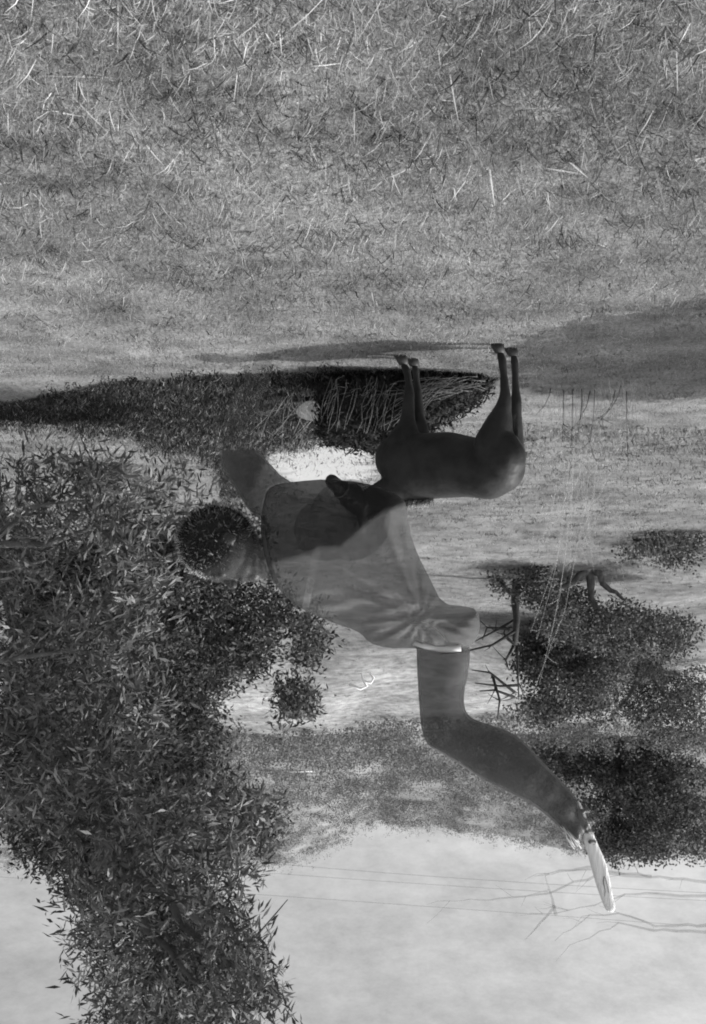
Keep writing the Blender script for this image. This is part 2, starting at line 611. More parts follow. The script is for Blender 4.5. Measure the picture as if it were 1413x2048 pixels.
def clusters(poly, n, nc, sig, d0, d1, holes=()):
    """leaf places gathered in foliage masses of different size inside the crown"""
    pl = np.asarray(poly, float)
    cs = []
    while len(cs) < nc:
        P = rng.uniform(pl.min(0), pl.max(0), (nc * 4, 2))
        sd, _ = poly_dist(P, pl)
        k = sd > 4
        for h in holes:
            sh, _ = poly_dist(P, np.asarray(h, float))
            k &= sh < 0
        cs += list(P[k])
    cs = np.array(cs[:nc])
    sg = rng.uniform(sig[0], sig[1], nc)
    dc = rng.uniform(d0, d1, nc)
    w_ = sg ** 2 / (sg ** 2).sum()
    i = rng.choice(nc, n, p=w_)
    g_ = rng.normal(0, 1, (n, 3))
    g_ /= np.maximum(np.linalg.norm(g_, axis=1)[:, None] ** .45, .3)
    k_ = dc[i] / F
    c3 = np.stack([(706.5 - cs[i, 0]) * k_, dc[i], EYE + (cs[i, 1] - HZ) * k_], 1)
    return c3 + g_ * (sg[i] * k_)[:, None] * np.array([1.15, 1.15, .8])

def region_points(polys, n, d0, d1, holes=()):
    """random places whose direction falls inside the crown's extent, spread over the crown's depth"""
    out = []
    for poly, frac in polys:
        pl = np.asarray(poly, float)
        k = int(n * frac)
        got = []
        while sum(len(g) for g in got) < k:
            P = rng.uniform(pl.min(0), pl.max(0), (k * 2, 2))
            sd, _ = poly_dist(P, pl)
            keep = sd > -rng.exponential(8, len(P))
            for h in holes:
                sh, _ = poly_dist(P, np.asarray(h, float))
                keep &= sh < rng.normal(0, 10, len(P))
            got.append(P[keep])
        out.append(np.concatenate(got)[:k])
    P = np.concatenate(out)
    d = rng.uniform(d0, d1, len(P))
    return np.stack([(706.5 - P[:, 0]) * d / F, d, EYE + (P[:, 1] - HZ) * d / F], 1)

BARK = mat('rough_grey_bark', 0.08, 0.2, scale=14, rough=0.9, bump=0.8, bscale=60, stretch=(1, 1, .3))
LEAF = vcol_mat('willow_leaves', rough=0.5, transl=0.22, spec=0.35)
LEAFF = vcol_mat('distant_leaves', rough=0.7, transl=0.2, spec=0.2)

def limb(bag, a, b, r0, r1, sag=0.1, n=7, wob=0.06):
    a, b = Vector(a), Vector(b)
    L0 = (b - a).length
    pts = []
    for i in range(n + 1):
        t = i / n
        p = a.lerp(b, t) + Vector((0, 0, 1)) * (4 * t * (1 - t)) * sag * L0
        if 0 < i < n:
            p += Vector((random.gauss(0, wob), random.gauss(0, wob), random.gauss(0, wob))) * L0 * .5
        pts.append(p)
    bag.tube(pts, r0, r1, seg=7)
    return pts

# near leafy tree: rooted just right of the upright view, boughs reach in over the meadow
near = thing('willow_tree', 'leafy tree with long narrow leaves at the left edge, nearest of the trees', 'tree')
b = Bag()
root = Vector((3.1, 4.9, 0.0))
fork = Vector((2.9, 4.9, 1.3))
limb(b, root + Vector((0, 0, -.1)), fork, .16, .12, 0, wob=.02)
top = Vector((2.75, 5.0, 2.6))
limb(b, fork, top, .11, .06, 0, wob=.03)
b.build('trunk', BARK, near)
b = Bag()
for (px, py, d) in [(200, 1650, 4.9), (330, 1010, 4.6), (180, 1000, 4.3), (250, 1250, 5.0), (300, 1500, 4.8), (450, 1700, 4.6), (500, 1850, 4.4), (420, 1980, 4.6),
                    (150, 1300, 4.3), (250, 1850, 5.0), (540, 1960, 4.5), (90, 1120, 4.4)]:
    tip = at(px, py, d)
    src = at(205, 1650, 4.9) if py > 1680 else (fork.lerp(top, random.uniform(0, .45)) if py > 1200 else fork)
    pts = limb(b, src, tip, .035, .006, .10, n=8, wob=.05)
    for q in range(4):
        s0 = pts[random.randint(3, 7)]
        limb(b, s0, s0 + Vector((random.uniform(-.35, .1), random.uniform(-.2, .2), random.uniform(-.25, .2))), .008, .002, .05, n=4)
b.build('branch', BARK, near)
sparse = [(0, 930), (120, 915), (190, 935), (290, 925), (345, 930), (420, 975), (400, 1030), (300, 1050), (0, 1080)]
dense1 = [(0, 1000), (180, 1000), (260, 1060), (330, 1090), (300, 1300), (330, 1420), (300, 1600), (470, 1570), (545, 1600), (545, 1690), (490, 1745),
          (455, 1810), (480, 1880), (530, 1940), (545, 2060), (185, 2060), (172, 1950), (140, 1830), (112, 1740), (75, 1665), (0, 1640)]
fringe = [(430, 1700), (520, 1735), (470, 1790), (500, 1850), (530, 1900), (590, 2048), (430, 2048)]
C1 = region_points([(dense1, .85), (sparse, .11), (fringe, .04)], 3000, 4.2, 5.6)
q = np.sin(C1[:, 0] * 7 + 2 * np.sin(C1[:, 2] * 5)) + np.sin(C1[:, 2] * 9 + C1[:, 1] * 6) + rng.normal(0, .7, len(C1))
C1 = C1[q > -.45]
V, Fc, T = leaves(C1, 13, .066, .0068, np.array([.05, .07, .1, .14, .24]), twig=.23, hang=.5, jitter=.012, spread=.4, along=.9)
mesh_np('crown', V, Fc, LEAF, near, tone=T)

# second tree further back, among the shade-band blades
mid = thing('broad_tree', 'dense dark tree behind the narrow-leaved boughs, lit gaps in its right side', 'tree')
b = Bag()
mb = Vector((3.9, 10.9, -.05))
mf = Vector((3.6, 10.8, 1.6))
limb(b, mb, mf, .17, .12, 0, wob=.03)
for (px, py, d) in [(300, 1200, 10.8), (480, 1250, 10.4), (200, 1500, 11), (350, 1700, 10.8), (500, 1350, 10.6), (150, 1300, 11), (470, 1640, 10.7), (560, 1290, 10.4), (250, 1900, 11)]:
    limb(b, mf, at(px, py, d), .07, .012, .05, n=8, wob=.04)
b.build('trunk', BARK, mid)
c2 = [(0, 1110), (200, 1060), (330, 1050), (440, 1010), (515, 1050), (530, 1150), (575, 1190), (580, 1260), (550, 1330), (450, 1400), (400, 1500),
      (420, 1560), (500, 1600), (550, 1650), (500, 1690), (400, 1740), (400, 1900), (440, 2060), (230, 2060), (210, 1950), (200, 1830), (120, 1730), (60, 1680), (0, 1660)]
spray1 = [(590, 1230), (625, 1235), (650, 1270), (620, 1320), (600, 1330)]
spray2 = [(500, 1370), (600, 1375), (625, 1410), (560, 1430)]
hole = [(400, 1400), (470, 1360), (560, 1345), (580, 1580), (500, 1590), (440, 1550), (380, 1480)]
C2 = np.concatenate([clusters(c2, 11500, 150, (16, 42), 9.8, 11.8, holes=[hole]), region_points([(c2, .9), (spray1, .05), (spray2, .05)], 3500, 10, 11.6, holes=[hole])])
V, Fc, T = leaves(C2, 9, .078, .013, np.array([.04, .06, .09, .13, .2]), twig=.34, jitter=.05)
mesh_np('crown', V, Fc, LEAFF, mid, tone=T)

def small_tree(name, label, cat, poly, d0, d1, n, size, tones, base, group=None, hang=-.3, stems=4, holes=()):
    t = thing(name, label, cat, group)
    b = Bag()
    pl = np.asarray(poly, float)
    yy = np.linspace(14, 140, 1200)
    row = HZ + (terr((706.5 - base) * yy / F, yy) - EYE) * F / yy
    dm = float(yy[np.argmax(row > pl[:, 1].min() + 6)])      # stands where its foot meets the slope
    size = size * dm / ((d0 + d1) / 2)
    d0, d1 = dm * .96, dm * 1.06
    bx = base * 1.0
    x0 = (706.5 - bx) * dm / F
    z0 = float(terr(x0, dm))
    foot = Vector((x0, dm, z0 - .05))
    for _ in range(stems):
        k = random.random()
        q = pl[random.randrange(len(pl))] * .6 + pl.mean(0) * .4
        limb(b, foot, at(q[0], q[1], dm), .012 * dm / 3, .003 * dm / 3, .05, n=6, wob=.05)
    b.build('trunk', BARK, t)
    C = clusters(poly, n, max(8, n // 62), (12, 28), d0, d1, holes=holes)
    zg = terr(C[:, 0], C[:, 1])
    C = C[C[:, 2] > zg + size * .2]
    sx_, sy_, sz_ = C[:, 0] / size, C[:, 1] / size, C[:, 2] / size
    q = np.sin(sx_ * .55 + 1.7 * np.sin(sz_ * .31)) + np.sin(sz_ * .8 + sy_ * .4 + 1.1 * np.sin(sx_ * .4)) + rng.normal(0, .7, len(C))
    C = C[q > -.75]
    V, Fc, T = leaves(C, 8, size, size * .28, tones, twig=size * 3, hang=hang, jitter=size * .7)
    mesh_np('crown', V, Fc, LEAFF, t, tone=T)
    return t
DK = np.array([.05, .08, .11, .15, .2])
small_tree('bush', 'wide low dark bush at the near end of the bushes, closest to the horse', 'bush',
           [(930, 1140), (990, 1135), (1110, 1140), (1200, 1190), (1330, 1200), (1413, 1210), (1413, 1300), (1250, 1300), (1130, 1270), (1050, 1240), (1020, 1180)],
           25, 28, 2600, .11, DK, 1180, 'dark bushes on the rising meadow')
small_tree('bush', 'largest dark bush, level with the upper arm of the see-through man', 'bush',
           [(1036, 1300), (1070, 1240), (1180, 1260), (1240, 1330), (1230, 1400), (1150, 1440), (1060, 1440), (1030, 1390)],
           29, 33, 3600, .13, DK, 1110, 'dark bushes on the rising meadow')
small_tree('bush', 'low dark bush at the right edge, between the largest bush and the dark tree', 'bush',
           [(1170, 1350), (1240, 1320), (1330, 1330), (1413, 1330), (1413, 1470), (1290, 1480), (1200, 1440)],
           38, 42, 2200, .14, DK, 1290, 'dark bushes on the rising meadow')
small_tree('bush', 'thin dark line of scrub on the meadow at the far right edge', 'bush',
           [(1230, 1075), (1300, 1068), (1413, 1070), (1413, 1108), (1240, 1106)], 21, 22.5, 800, .09, DK, 1350, 'dark bushes on the rising meadow')
small_tree('tree', 'dark tree standing against the sky at the right edge, behind the raised hand', 'tree',
           [(1110, 1490), (1200, 1470), (1300, 1500), (1413, 1520), (1413, 1700), (1340, 1700), (1280, 1716), (1220, 1700), (1180, 1690), (1170, 1640), (1150, 1580)],
           44, 50, 5200, .19, DK * .9, 1230, hang=-.2)
small_tree('bush', 'small dark bush left of the tall dark tree, on the hill foot', 'bush',
           [(1060, 1490), (1110, 1480), (1150, 1520), (1130, 1560), (1080, 1545)], 50, 53, 600, .2, DK, 1095, 'dark bushes on the rising meadow')

# shade tree outside the picture; its shade lies over the grass at the right edge
sh = thing('shade_tree', 'round-crowned tree just outside the right edge that shades the grass there', 'tree')
b = Bag(); limb(b, (-5.4, 8.1, -.1), (-5.4, 8.1, 2.0), .14, .09, 0, wob=.02); b.build('trunk', BARK, sh)
m_ = 3600
g = rng.normal(0, 1, (m_, 3)); g /= np.linalg.norm(g, axis=1)[:, None]
C = np.array([-5.1, 8.2, 2.55]) + g * (rng.random(m_)[:, None] ** (1 / 3)) * np.array([1.15, 2.0, .85])
V, Fc, T = leaves(C, 8, .12, .03, DK * 1.3, twig=.3, jitter=.06)
mesh_np('crown', V, Fc, LEAFF, sh, tone=T)

# hillside scrub (far, uncountable)
nc = 900
yy = np.where(rng.random(nc) < .12, rng.uniform(59, 68, nc), rng.uniform(66, 152, nc))
px = rng.uniform(-60, 1480, nc)
xx = (706.5 - px) * yy / F
rad = rng.uniform(.5, 1.7, nc)
i = rng.choice(nc, 30000, p=rad ** 2 / (rad ** 2).sum())
g = rng.normal(0, 1, (30000, 3)) * np.array([1, 1, .55])
g[:, 2] = np.abs(g[:, 2])
C = np.stack([xx[i], yy[i], terr(xx[i], yy[i])], 1) + g * rad[i][:, None] * .75
C[:, 2] = np.maximum(C[:, 2], terr(C[:, 0], C[:, 1]))
V, Fc, T = leaves(C, 10, .17, .06, np.array([.15, .18, .22]), twig=.5, hang=-.2, jitter=.15)
tag(mesh_np('hillside_scrub', V, Fc, LEAFF, tone=T), kind='stuff')

# bare dead shrub with thin dark branches
ds = thing('dead_shrub', 'leafless dead shrub with crossing dark branches left of the largest bush', 'shrub')
BK = mat('dark_dead_bark', 0.035, 0.07, scale=20, rough=0.9, bump=.5)
DD = 31.0
b = Bag()
gx0 = at(1035, 1300, DD)
base0 = Vector((gx0.x, DD, float(terr(gx0.x, DD)) - .05))
b.tube([base0, at(1030, 1200, DD), at(1034, 1240, DD), at(1030, 1290, DD)], .14, .08, 7)
b.tube([at(1034, 1190, DD), at(1012, 1178, DD), at(1000, 1163, DD)], .12, .05, 7)
b.build('trunk', BK, ds)
for pts in [[(1030, 1240), (990, 1262), (940, 1288)], [(1030, 1262), (985, 1290), (930, 1303), (880, 1308)], [(1028, 1290), (1012, 1320), (1018, 1340)],
            [(1030, 1290), (1008, 1268), (1012, 1250)], [(1040, 1370), (1000, 1372), (950, 1366)], [(1030, 1385), (980, 1345), (944, 1340)],
            [(1030, 1395), (990, 1380), (960, 1382)], [(985, 1350), (1000, 1400), (995, 1440)], [(1020, 1258), (975, 1255), (965, 1280)],
            [(1034, 1290), (1036, 1340), (1038, 1400)]]:
    bb = Bag()
    P_ = [at(x, y, DD + random.uniform(-.15, .15)) for x, y in pts]
    bb.tube(P_, .05, .015, 5)
    for q in range(3):
        a = P_[random.randrange(len(P_) - 1)]
        e = a + Vector((random.uniform(-.2, .5), random.uniform(-.1, .1), random.uniform(-.45, .45)))
        bb.tube([a, a.lerp(e, .5) + Vector((0, 0, .02)), e], .018, .006, 4)
    bb.build('branch', BK, ds)

# tall pale stems standing before the bushes
def stem_clump(name, label, spots, material, n, spread, r0, lean):
    t = tag(thing(name, label, 'grass'), None)
    for (px0, py0, py1, d) in spots:
        b = Bag()
        for _ in range(n):
            x = at(px0 + random.gauss(0, spread), 1000, d).x
            y = d + random.gauss(0, .12)
            z = float(terr(x, y))
            ztop = EYE + (random.uniform(HZ * .5 + py1 * .5, py1) - HZ) / F * d
            h = max(ztop - z, .3) * random.uniform(.55, 1)
            p0 = Vector((x, y, z - .02))
            dx, dy = random.gauss(lean, .24) * h, random.gauss(0, .08) * h
            pts = [p0, p0 + Vector((dx * .15, dy * .15, h * .35)), p0 + Vector((dx * .5, dy * .5, h * .7)), p0 + Vector((dx * 1.1, dy, h))]
            b.tube(pts, r0, r0 * .4, 4)
            for q in range(random.randint(1, 5)):
                k = random.uniform(.4, 1)
                a = pts[1].lerp(pts[3], k)
                e = a + Vector((random.gauss(0, .07), random.gauss(0, .05), random.uniform(-.02, .1)))
                b.tube([a, a.lerp(e, .6) + Vector((0, 0, .01)), e], r0 * .8, r0 * .3, 4)
        b.build('stems', material, t)
    return t
stem_clump('tall_grass', 'wispy tall pale grass standing to the right of the horse', [(1190, 0, 1420, 9.6), (1130, 0, 1150, 9.9), (1240, 0, 1220, 9.2)],
           mat('pale_seed_stems', .7, .85, rough=.7, ghost=.26), 14, 34, .0038, -.03)
stem_clump('dark_sprigs', 'short dark bare sprigs in the shade beside the tall pale grass', [(1215, 0, 850, 9.7), (1140, 0, 835, 9.7)],
           mat('dark_sprig_stems', .05, .08, rough=.8), 5, 25, .004, .2)
for (px_, py_, lab, shp) in ((728, 1350, 'curled white scrap on the pale meadow below the raised arm', [(0, 8), (14, 12), (20, 2), (10, -10), (-4, -8), (-2, 4), (6, 18), (-6, 24), (-30, 14)]),
                             (600, 1532, 'short straight white stick lying on the scrubby hillside', [(-18, 8), (0, 7), (30, 6)])):
    yy = np.linspace(14, 140, 1500)
    row = HZ + (terr((706.5 - px_) * yy / F, yy) - EYE) * F / yy
    d_ = float(yy[np.argmax(row > py_)])
    b = Bag()
    b.tube([at(px_ + x, py_ + y + 4, d_ - .4) for x, y in shp], .06, .07, 6)
    tag(b.build('white_scrap', mat('white_rag', .8, .9, rough=.9)), lab, 'scrap')

# faint bare boughs against the sky at the right edge
bt = thing('bare_tree', 'pale leafless tree whose thin faint boughs cross the sky beside the white blade', 'tree')
PB = mat('pale_weathered_bark', 0.30, 0.42, scale=20, rough=0.9, bump=.4, ghost=.2)
DB = 9.0
b = Bag()
x0 = at(1500, 1500, DB).x
b.tube([(x0, DB, -.1), (x0 + .05, DB, 1.5), at(1480, 1700, DB), at(1430, 1860, DB)], .09, .03, 8)
b.build('trunk', PB, bt)
for pts in [[(1440, 1850), (1310, 1850), (1240, 1826), (1180, 1832), (1110, 1882)], [(1430, 1865), (1330, 1862), (1240, 1850), (1140, 1890)],
            [(1450, 1790), (1340, 1790), (1250, 1790), (1190, 1808), (1110, 1828), (1060, 1826)], [(1110, 1828), (1105, 1800), (1090, 1745)],
            [(1460, 1770), (1300, 1750), (1200, 1738), (1120, 1744), (1070, 1752)], [(1300, 1752), (1200, 1746), (1150, 1762), (1100, 1788), (1000, 1798), (900, 1802)],
            [(1200, 1732), (1120, 1741), (1075, 1750)], [(1110, 1812), (1080, 1850), (1050, 1880)]]:
    bb = Bag()
    P_ = [at(x, y, DB + random.uniform(-.1, .1)) for x, y in pts]
    Q_ = []
    for a, e in zip(P_[:-1], P_[1:]):
        m = max(2, int((e - a).length / .09))
        for i in range(m):
            Q_.append(a.lerp(e, i / m) + Vector((random.gauss(0, .006), random.gauss(0, .01), random.gauss(0, .008))))
    Q_.append(P_[-1])
    bb.tube(Q_, .017, .003, 5)
    for q in range(len(Q_) // 3):
        a = random.choice(Q_[len(Q_) // 4:])
        e = a + Vector((random.uniform(.02, .22), random.uniform(-.08, .08), random.gauss(0, .1)))
        bb.tube([a, a.lerp(e, .5) + Vector((0, 0, random.gauss(0, .012))), e], .004, .0015, 4)
    bb.build('branch', PB, bt)

# wires in the sky
WM = mat('weathered_wire', .35, rough=.6, ghost=.22)
for nm, (a, m1, e) in (('bottom one in the picture of the three thin wires crossing the sky', ((-60, 1750), (560, 1792), (1500, 1860))),
                       ('middle one of the three thin wires crossing the sky', ((-60, 1690), (620, 1752), (1500, 1806))),
                       ('top one in the picture of the three thin wires, closest to the hill crest', ((-60, 1660), (650, 1736), (1500, 1790)))):
    a_, m_, e_ = at(a[0], a[1], 60), at(m1[0], m1[1], 60), at(e[0], e[1], 60)
    pts = []
    for i in range(25):
        t = i / 24
        pts.append((1 - t) ** 2 * a_ + 2 * t * (1 - t) * (2 * m_ - .5 * (a_ + e_)) + t * t * e_)
    bb = Bag(); bb.tube(pts, .022, .022, 5)
    tag(bb.build('overhead_wire', WM), nm, 'wire', 'wires across the sky')

# ------------------------------------------------------------------ dark clump behind the horse
clump = thing('grass_clump', 'dark overgrown earth clump with pale hanging stalks behind the horse forelegs', 'earth clump')
EARTH = mat('dark_earth', 0.02, 0.05, scale=9, rough=1, bump=1, bscale=40)
b = Bag()
DC = 9.0
outl = [(640, 752), (700, 742), (800, 742), (900, 746), (975, 752), (972, 785), (930, 815), (890, 840), (852, 862), (830, 900), (760, 905), (720, 893),
        (650, 886), (640, 850), (650, 825), (640, 790)]
rounded(b, outl, DC, 60, step=8, depth=1.3)
cl_o = b.build('earth_mound', EARTH, clump, voxel=.02, smooth=3,
               disp=lambda c, n: n * (.025 * math.sin(c.x * 31) * math.sin(c.z * 37 + c.y * 11)))
Vs = np.array([tuple(v.co) for v in cl_o.data.vertices])
idx = rng.integers(0, len(Vs), 5200)
V, Fc, T = leaves(Vs[idx], 3, .07, .008, np.array([.02, .03, .05, .07]), twig=.05, hang=.8, jitter=.03)
mesh_np('leaves', V, Fc, DARKV, clump, tone=T)
b = Bag()
for k in range(95):
    px0 = random.uniform(850, 970) if k < 50 else random.uniform(655, 790)
    py1 = 875 - max(0, px0 - 850) * .85 if k < 50 else 870
    t0 = random.uniform(.1, 1)
    A = at(px0 + 6, 750 + random.uniform(0, 40), DC - .37)
    B = at(max(px0 - random.uniform(40, 110), 645) if k < 50 else px0 - 14, 750 + (py1 - 750) * t0, DC - .40)
    M = A.lerp(B, .5) + Vector((random.uniform(-.03, .03), -.03, random.uniform(-.02, .03)))
    b.tube([A, A.lerp(M, .5) + Vector((random.gauss(0, .012), 0, random.gauss(0, .012))), M, M.lerp(B, .5) + Vector((random.gauss(0, .014), 0, random.gauss(0, .014))), B], .0024, .0012, 4)
b.build('stalks', mat('pale_stalks', .16, .30, rough=.8), clump)

# ------------------------------------------------------------------ sawn log
lg = thing('sawn_log', 'short sawn log with a pale round cut face among twigs in the shade', 'log')
DL = ground_d(790)
b = Bag()
cA = at(625, 822, DL)
ax = Vector((-.12, 1, -.18)).normalized()
rr = .115
ov = [math.pi * 2 * i / 28 for i in range(28)]
def ring(c, k, s=1.0):
    return [tuple(c + Vector((math.cos(a) * rr * 1.3 * s * (1 + .06 * math.sin(3 * a + 1)), 0, math.sin(a) * rr * .85 * s * (1 + .05 * math.sin(4 * a))))) for a in ov]
V = ring(cA, 0) + ring(cA + ax * .45, 0, 1.05)
b.add(V, [(i, (i + 1) % 28, 28 + (i + 1) % 28, 28 + i) for i in range(28)] + [tuple(range(28, 56))])
b.build('bark', BARK, lg)
b = Bag(); b.add(ring(cA - ax * .004, 0, .96), [tuple(range(28))[::-1]])
b.build('cut_face', mat('sawn_wood', .62, .85, scale=30, rough=.8, bump=.3), lg, shade=False)
b = Bag(); b.ball(cA - ax * .006, .014); b.build('pith', EARTH, lg)

b = Bag()
for k in range(26):
    A = at(random.uniform(560, 650), random.uniform(750, 800), DL - .25)
    A.z = 0.01
    B = A + Vector((random.uniform(-.15, .35), random.uniform(-.1, .2), random.uniform(.15, .5)))
    M = A.lerp(B, .5) + Vector((random.uniform(-.05, .05), 0, .04))
    b.tube([A, M, B], .003, .0015, 4)
tag(b.build('twig_bundle', mat('grey_twigs', .22, .36, rough=.8)), 'loose bundle of thin grey twigs in front of the sawn log', 'twigs')

# ------------------------------------------------------------------ horse
horse = thing('horse', 'dark horse with a short upright mane, standing side-on beside the dark clump', 'horse')
HK = mat('dark_horse_coat', 0.014, 0.032, scale=7, rough=0.55, spec=.3, sheen=.06, bump=.4, bscale=14, detail=9)
def hd(px):
    return 7.72 + (1015 - px) / 200 * .47
def hp(px, py, off=0.0):
    return at(px, py, hd(px) + off)
def hc(pts, off0, off1=None):
    off1 = off0 if off1 is None else off1
    n = len(pts) - 1
    return [(hp(x, y, off0 + (off1 - off0) * i / n), r * hd(x) / F) for i, (x, y, r) in enumerate(pts)]
b = Bag()
b.chain(hc([(1000, 936, 51), (978, 944, 55), (940, 934, 60), (895, 930, 66), (850, 932, 66), (818, 928, 60), (800, 918, 50)], 0), step=.12, seg=28, rings=20)
b.chain(hc([(1012, 915, 42), (1005, 900, 40)], -.08))
b.chain(hc([(1012, 915, 42), (1010, 900, 38)], .08))
b.chain(hc([(868, 985, 14), (840, 973, 28), (812, 968, 34), (780, 985, 32), (748, 1000, 28), (728, 1010, 24)], 0, -.08), step=.15, seg=20, rings=14)
for px_, py_, r_, o_ in ((822, 925, 30, -.13), (800, 900, 24, -.10), (985, 905, 34, -.09), (1012, 930, 30, -.05), (960, 970, 20, -.06)):
    b.ball(hp(px_, py_, o_), r_ * hd(px_) / F, seg=20, rings=14)
# head, turned a little to the camera
h_poll, h_muz = at(722, 1014, 8.28), at(664, 962, 8.02)
b.chain([(h_poll, .092), (h_poll.lerp(h_muz, .35) , .088), (h_poll.lerp(h_muz, .7), .062), (h_muz, .055)])
b.ball(h_poll.lerp(h_muz, .28) + Vector((0.0, 0, -.05)), .085)
# legs
H1 = [(988, 888, 40), (998, 850, 29), (1006, 820, 18), (1011, 798, 13.5), (1010, 780, 10.5), (1008, 750, 8.5), (1005, 722, 9.5), (1001, 708, 8)]
H2 = [(1015, 900, 36), (1022, 860, 26), (1029, 828, 16), (1033, 806, 12.5), (1032, 785, 9.5), (1031, 755, 8), (1030, 728, 9), (1028, 714, 7.5)]
F1 = [(806, 892, 36), (814, 860, 22), (816, 835, 15), (818, 800, 12), (819, 790, 11.5), (818, 765, 8), (814, 742, 9), (808, 731, 7.5)]
F2 = [(835, 892, 30), (840, 860, 19), (838, 835, 13.5), (836, 802, 11.5), (836, 790, 10.5), (834, 765, 7.5), (832, 742, 8.5), (830, 734, 7.5)]
b.chain(hc(H1, -.10)); b.chain(hc(H2, .12)); b.chain(hc(F1, -.06)); b.chain(hc(F2, .10))
hb = b.build('body', HK, horse, voxel=.011, smooth=16)
for pts, off in ((H1, -.10), (H2, .12), (F1, -.06), (F2, .10)):
    x, y, r = pts[-1]
    bb = Bag()
    p = hp(x, y, off)
    gz = float(terr(p.x, p.y))
    V, Fc = [], []
    n = 12
    rad = .042
    for k_, (z, rs, sx) in enumerate(((gz, 1.15, .025), (p.z - .005, .8, 0))):
        for i in range(n):
            a = 2 * math.pi * i / n
            V.append((p.x + sx + math.cos(a) * rad * rs * 1.1, p.y + math.sin(a) * rad * rs, z))
    Fc = [(i, (i + 1) % n, n + (i + 1) % n, n + i) for i in range(n)] + [tuple(range(n))[::-1], tuple(range(n, 2 * n))]
    bb.add(V, Fc)
    bb.build('hoof', mat('hoof_horn', .04, .08, rough=.5), horse)
# ears
for dx, py, off in ((0, 1052, -.05), (-12, 1050, .06)):
    bb = Bag()
    base = at(722 + dx, 1022, 8.2 + off); tip = at(722 + dx, py + 4, 8.2 + off)
    bb.chain([(base, .028), (base.lerp(tip, .55), .024), (tip, .007)], sq=(1, .6, 1))
    bb.build('ear', HK, horse, voxel=.006, smooth=4)
# eye
ey = h_poll.lerp(h_muz, .36) + Vector((-.015, -.078, .035))
bb = Bag(); bb.ball(ey, .016); bb.build('eye', mat('dark_eye', .01, rough=.1, spec=.6), horse)
# mane: short, upright, pale tips
MV = []
def strands(name, roots, dirs, L0, wd, tones, parent, material, curve=.3, spread=.14):
    n = len(roots)
    Rr, Dr = np.array(roots), np.array(dirs)
    Dr = Dr + rng.normal(0, spread, Dr.shape)
    Dr /= np.linalg.norm(Dr, axis=1)[:, None]
    Ls = L0 * rng.uniform(.6, 1.15, n)[:, None]
    side = rng.normal(0, 1, (n, 3)); side = np.cross(Dr, side); side /= np.linalg.norm(side, axis=1)[:, None]
    g_ = np.array([0, 0, -1.0]) * curve
    p0, p1, p2 = Rr, Rr + Dr * Ls * .5 + g_ * Ls * .08, Rr + Dr * Ls + g_ * Ls * .35
    wv = side * wd
    V = np.stack([p0 - wv, p0 + wv, p1 + wv, p1 - wv, p2 + wv * .3, p2 - wv * .3], 1).reshape(-1, 3)
    i = np.arange(n)[:, None] * 6
    Fc = np.concatenate([i + np.array([[0, 1, 2, 3]]), i + np.array([[3, 2, 4, 5]])])
    T = np.repeat(rng.choice(tones, n), 6)
    return mesh_np(name, V, Fc, material, parent, tone=T)
HAIR = vcol_mat('horse_hair', rough=.5, transl=.2, spec=.4)
ro, di = [], []
for k in range(2600):
    t = random.random()
    x_ = 868 - 142 * t
    p = hp(x_, float(np.interp(x_, [728, 748, 780, 812, 840, 868], [1031, 1025, 1013, 1001, 998, 996])), -.08 * t + random.uniform(-.02, .02))
    ro.append(tuple(p)); di.append((.25, random.uniform(-.5, .1), 1))
strands('mane', ro, di, .075, .0022, np.array([.08, .3, .7, .9]), horse, HAIR)
ro, di = [], []
for k in range(120):
    p = at(715 + random.uniform(-6, 6), 1036, 8.16)
    ro.append(tuple(p)); di.append((.9, -.3, .5 + random.uniform(-.5, .5)))
strands('forelock', ro, di, .07, .002, np.array([.3, .5, .6]), horse, HAIR)
ro, di = [], []
for k in range(700):
    p = hp(1027 + random.uniform(-3, 3), 955 + random.uniform(-8, 8), random.uniform(-.03, .03))
    ro.append(tuple(p)); di.append((-.02, random.uniform(-.1, .1), -1))
strands('tail', ro, di, .38, .003, np.array([.02, .03, .05]), horse, HAIR, curve=.1, spread=.035)
# halter straps
bb = Bag()
ST = mat('pale_halter_webbing', .3, .42, scale=40, rough=.8)
def hoop(c, axis, r, w_, seg=20):
    axis = axis.normalized(); u = axis.cross(Vector((0, 0, 1))).normalized(); v = axis.cross(u)
    bb.tube([c + (u * math.cos(2 * math.pi * i / seg) + v * math.sin(2 * math.pi * i / seg)) * r for i in range(seg + 1)], w_, w_, 5)
hoop(h_poll.lerp(h_muz, .68), h_muz - h_poll, .068, .006)
hoop(h_poll.lerp(h_muz, .1), h_muz - h_poll, .10, .006)
bb.tube([h_poll.lerp(h_muz, .12) + Vector((0, -.098, 0)), h_poll.lerp(h_muz, .66) + Vector((0, -.07, 0))], .006, .006, 5)
bb.build('halter', ST, horse)

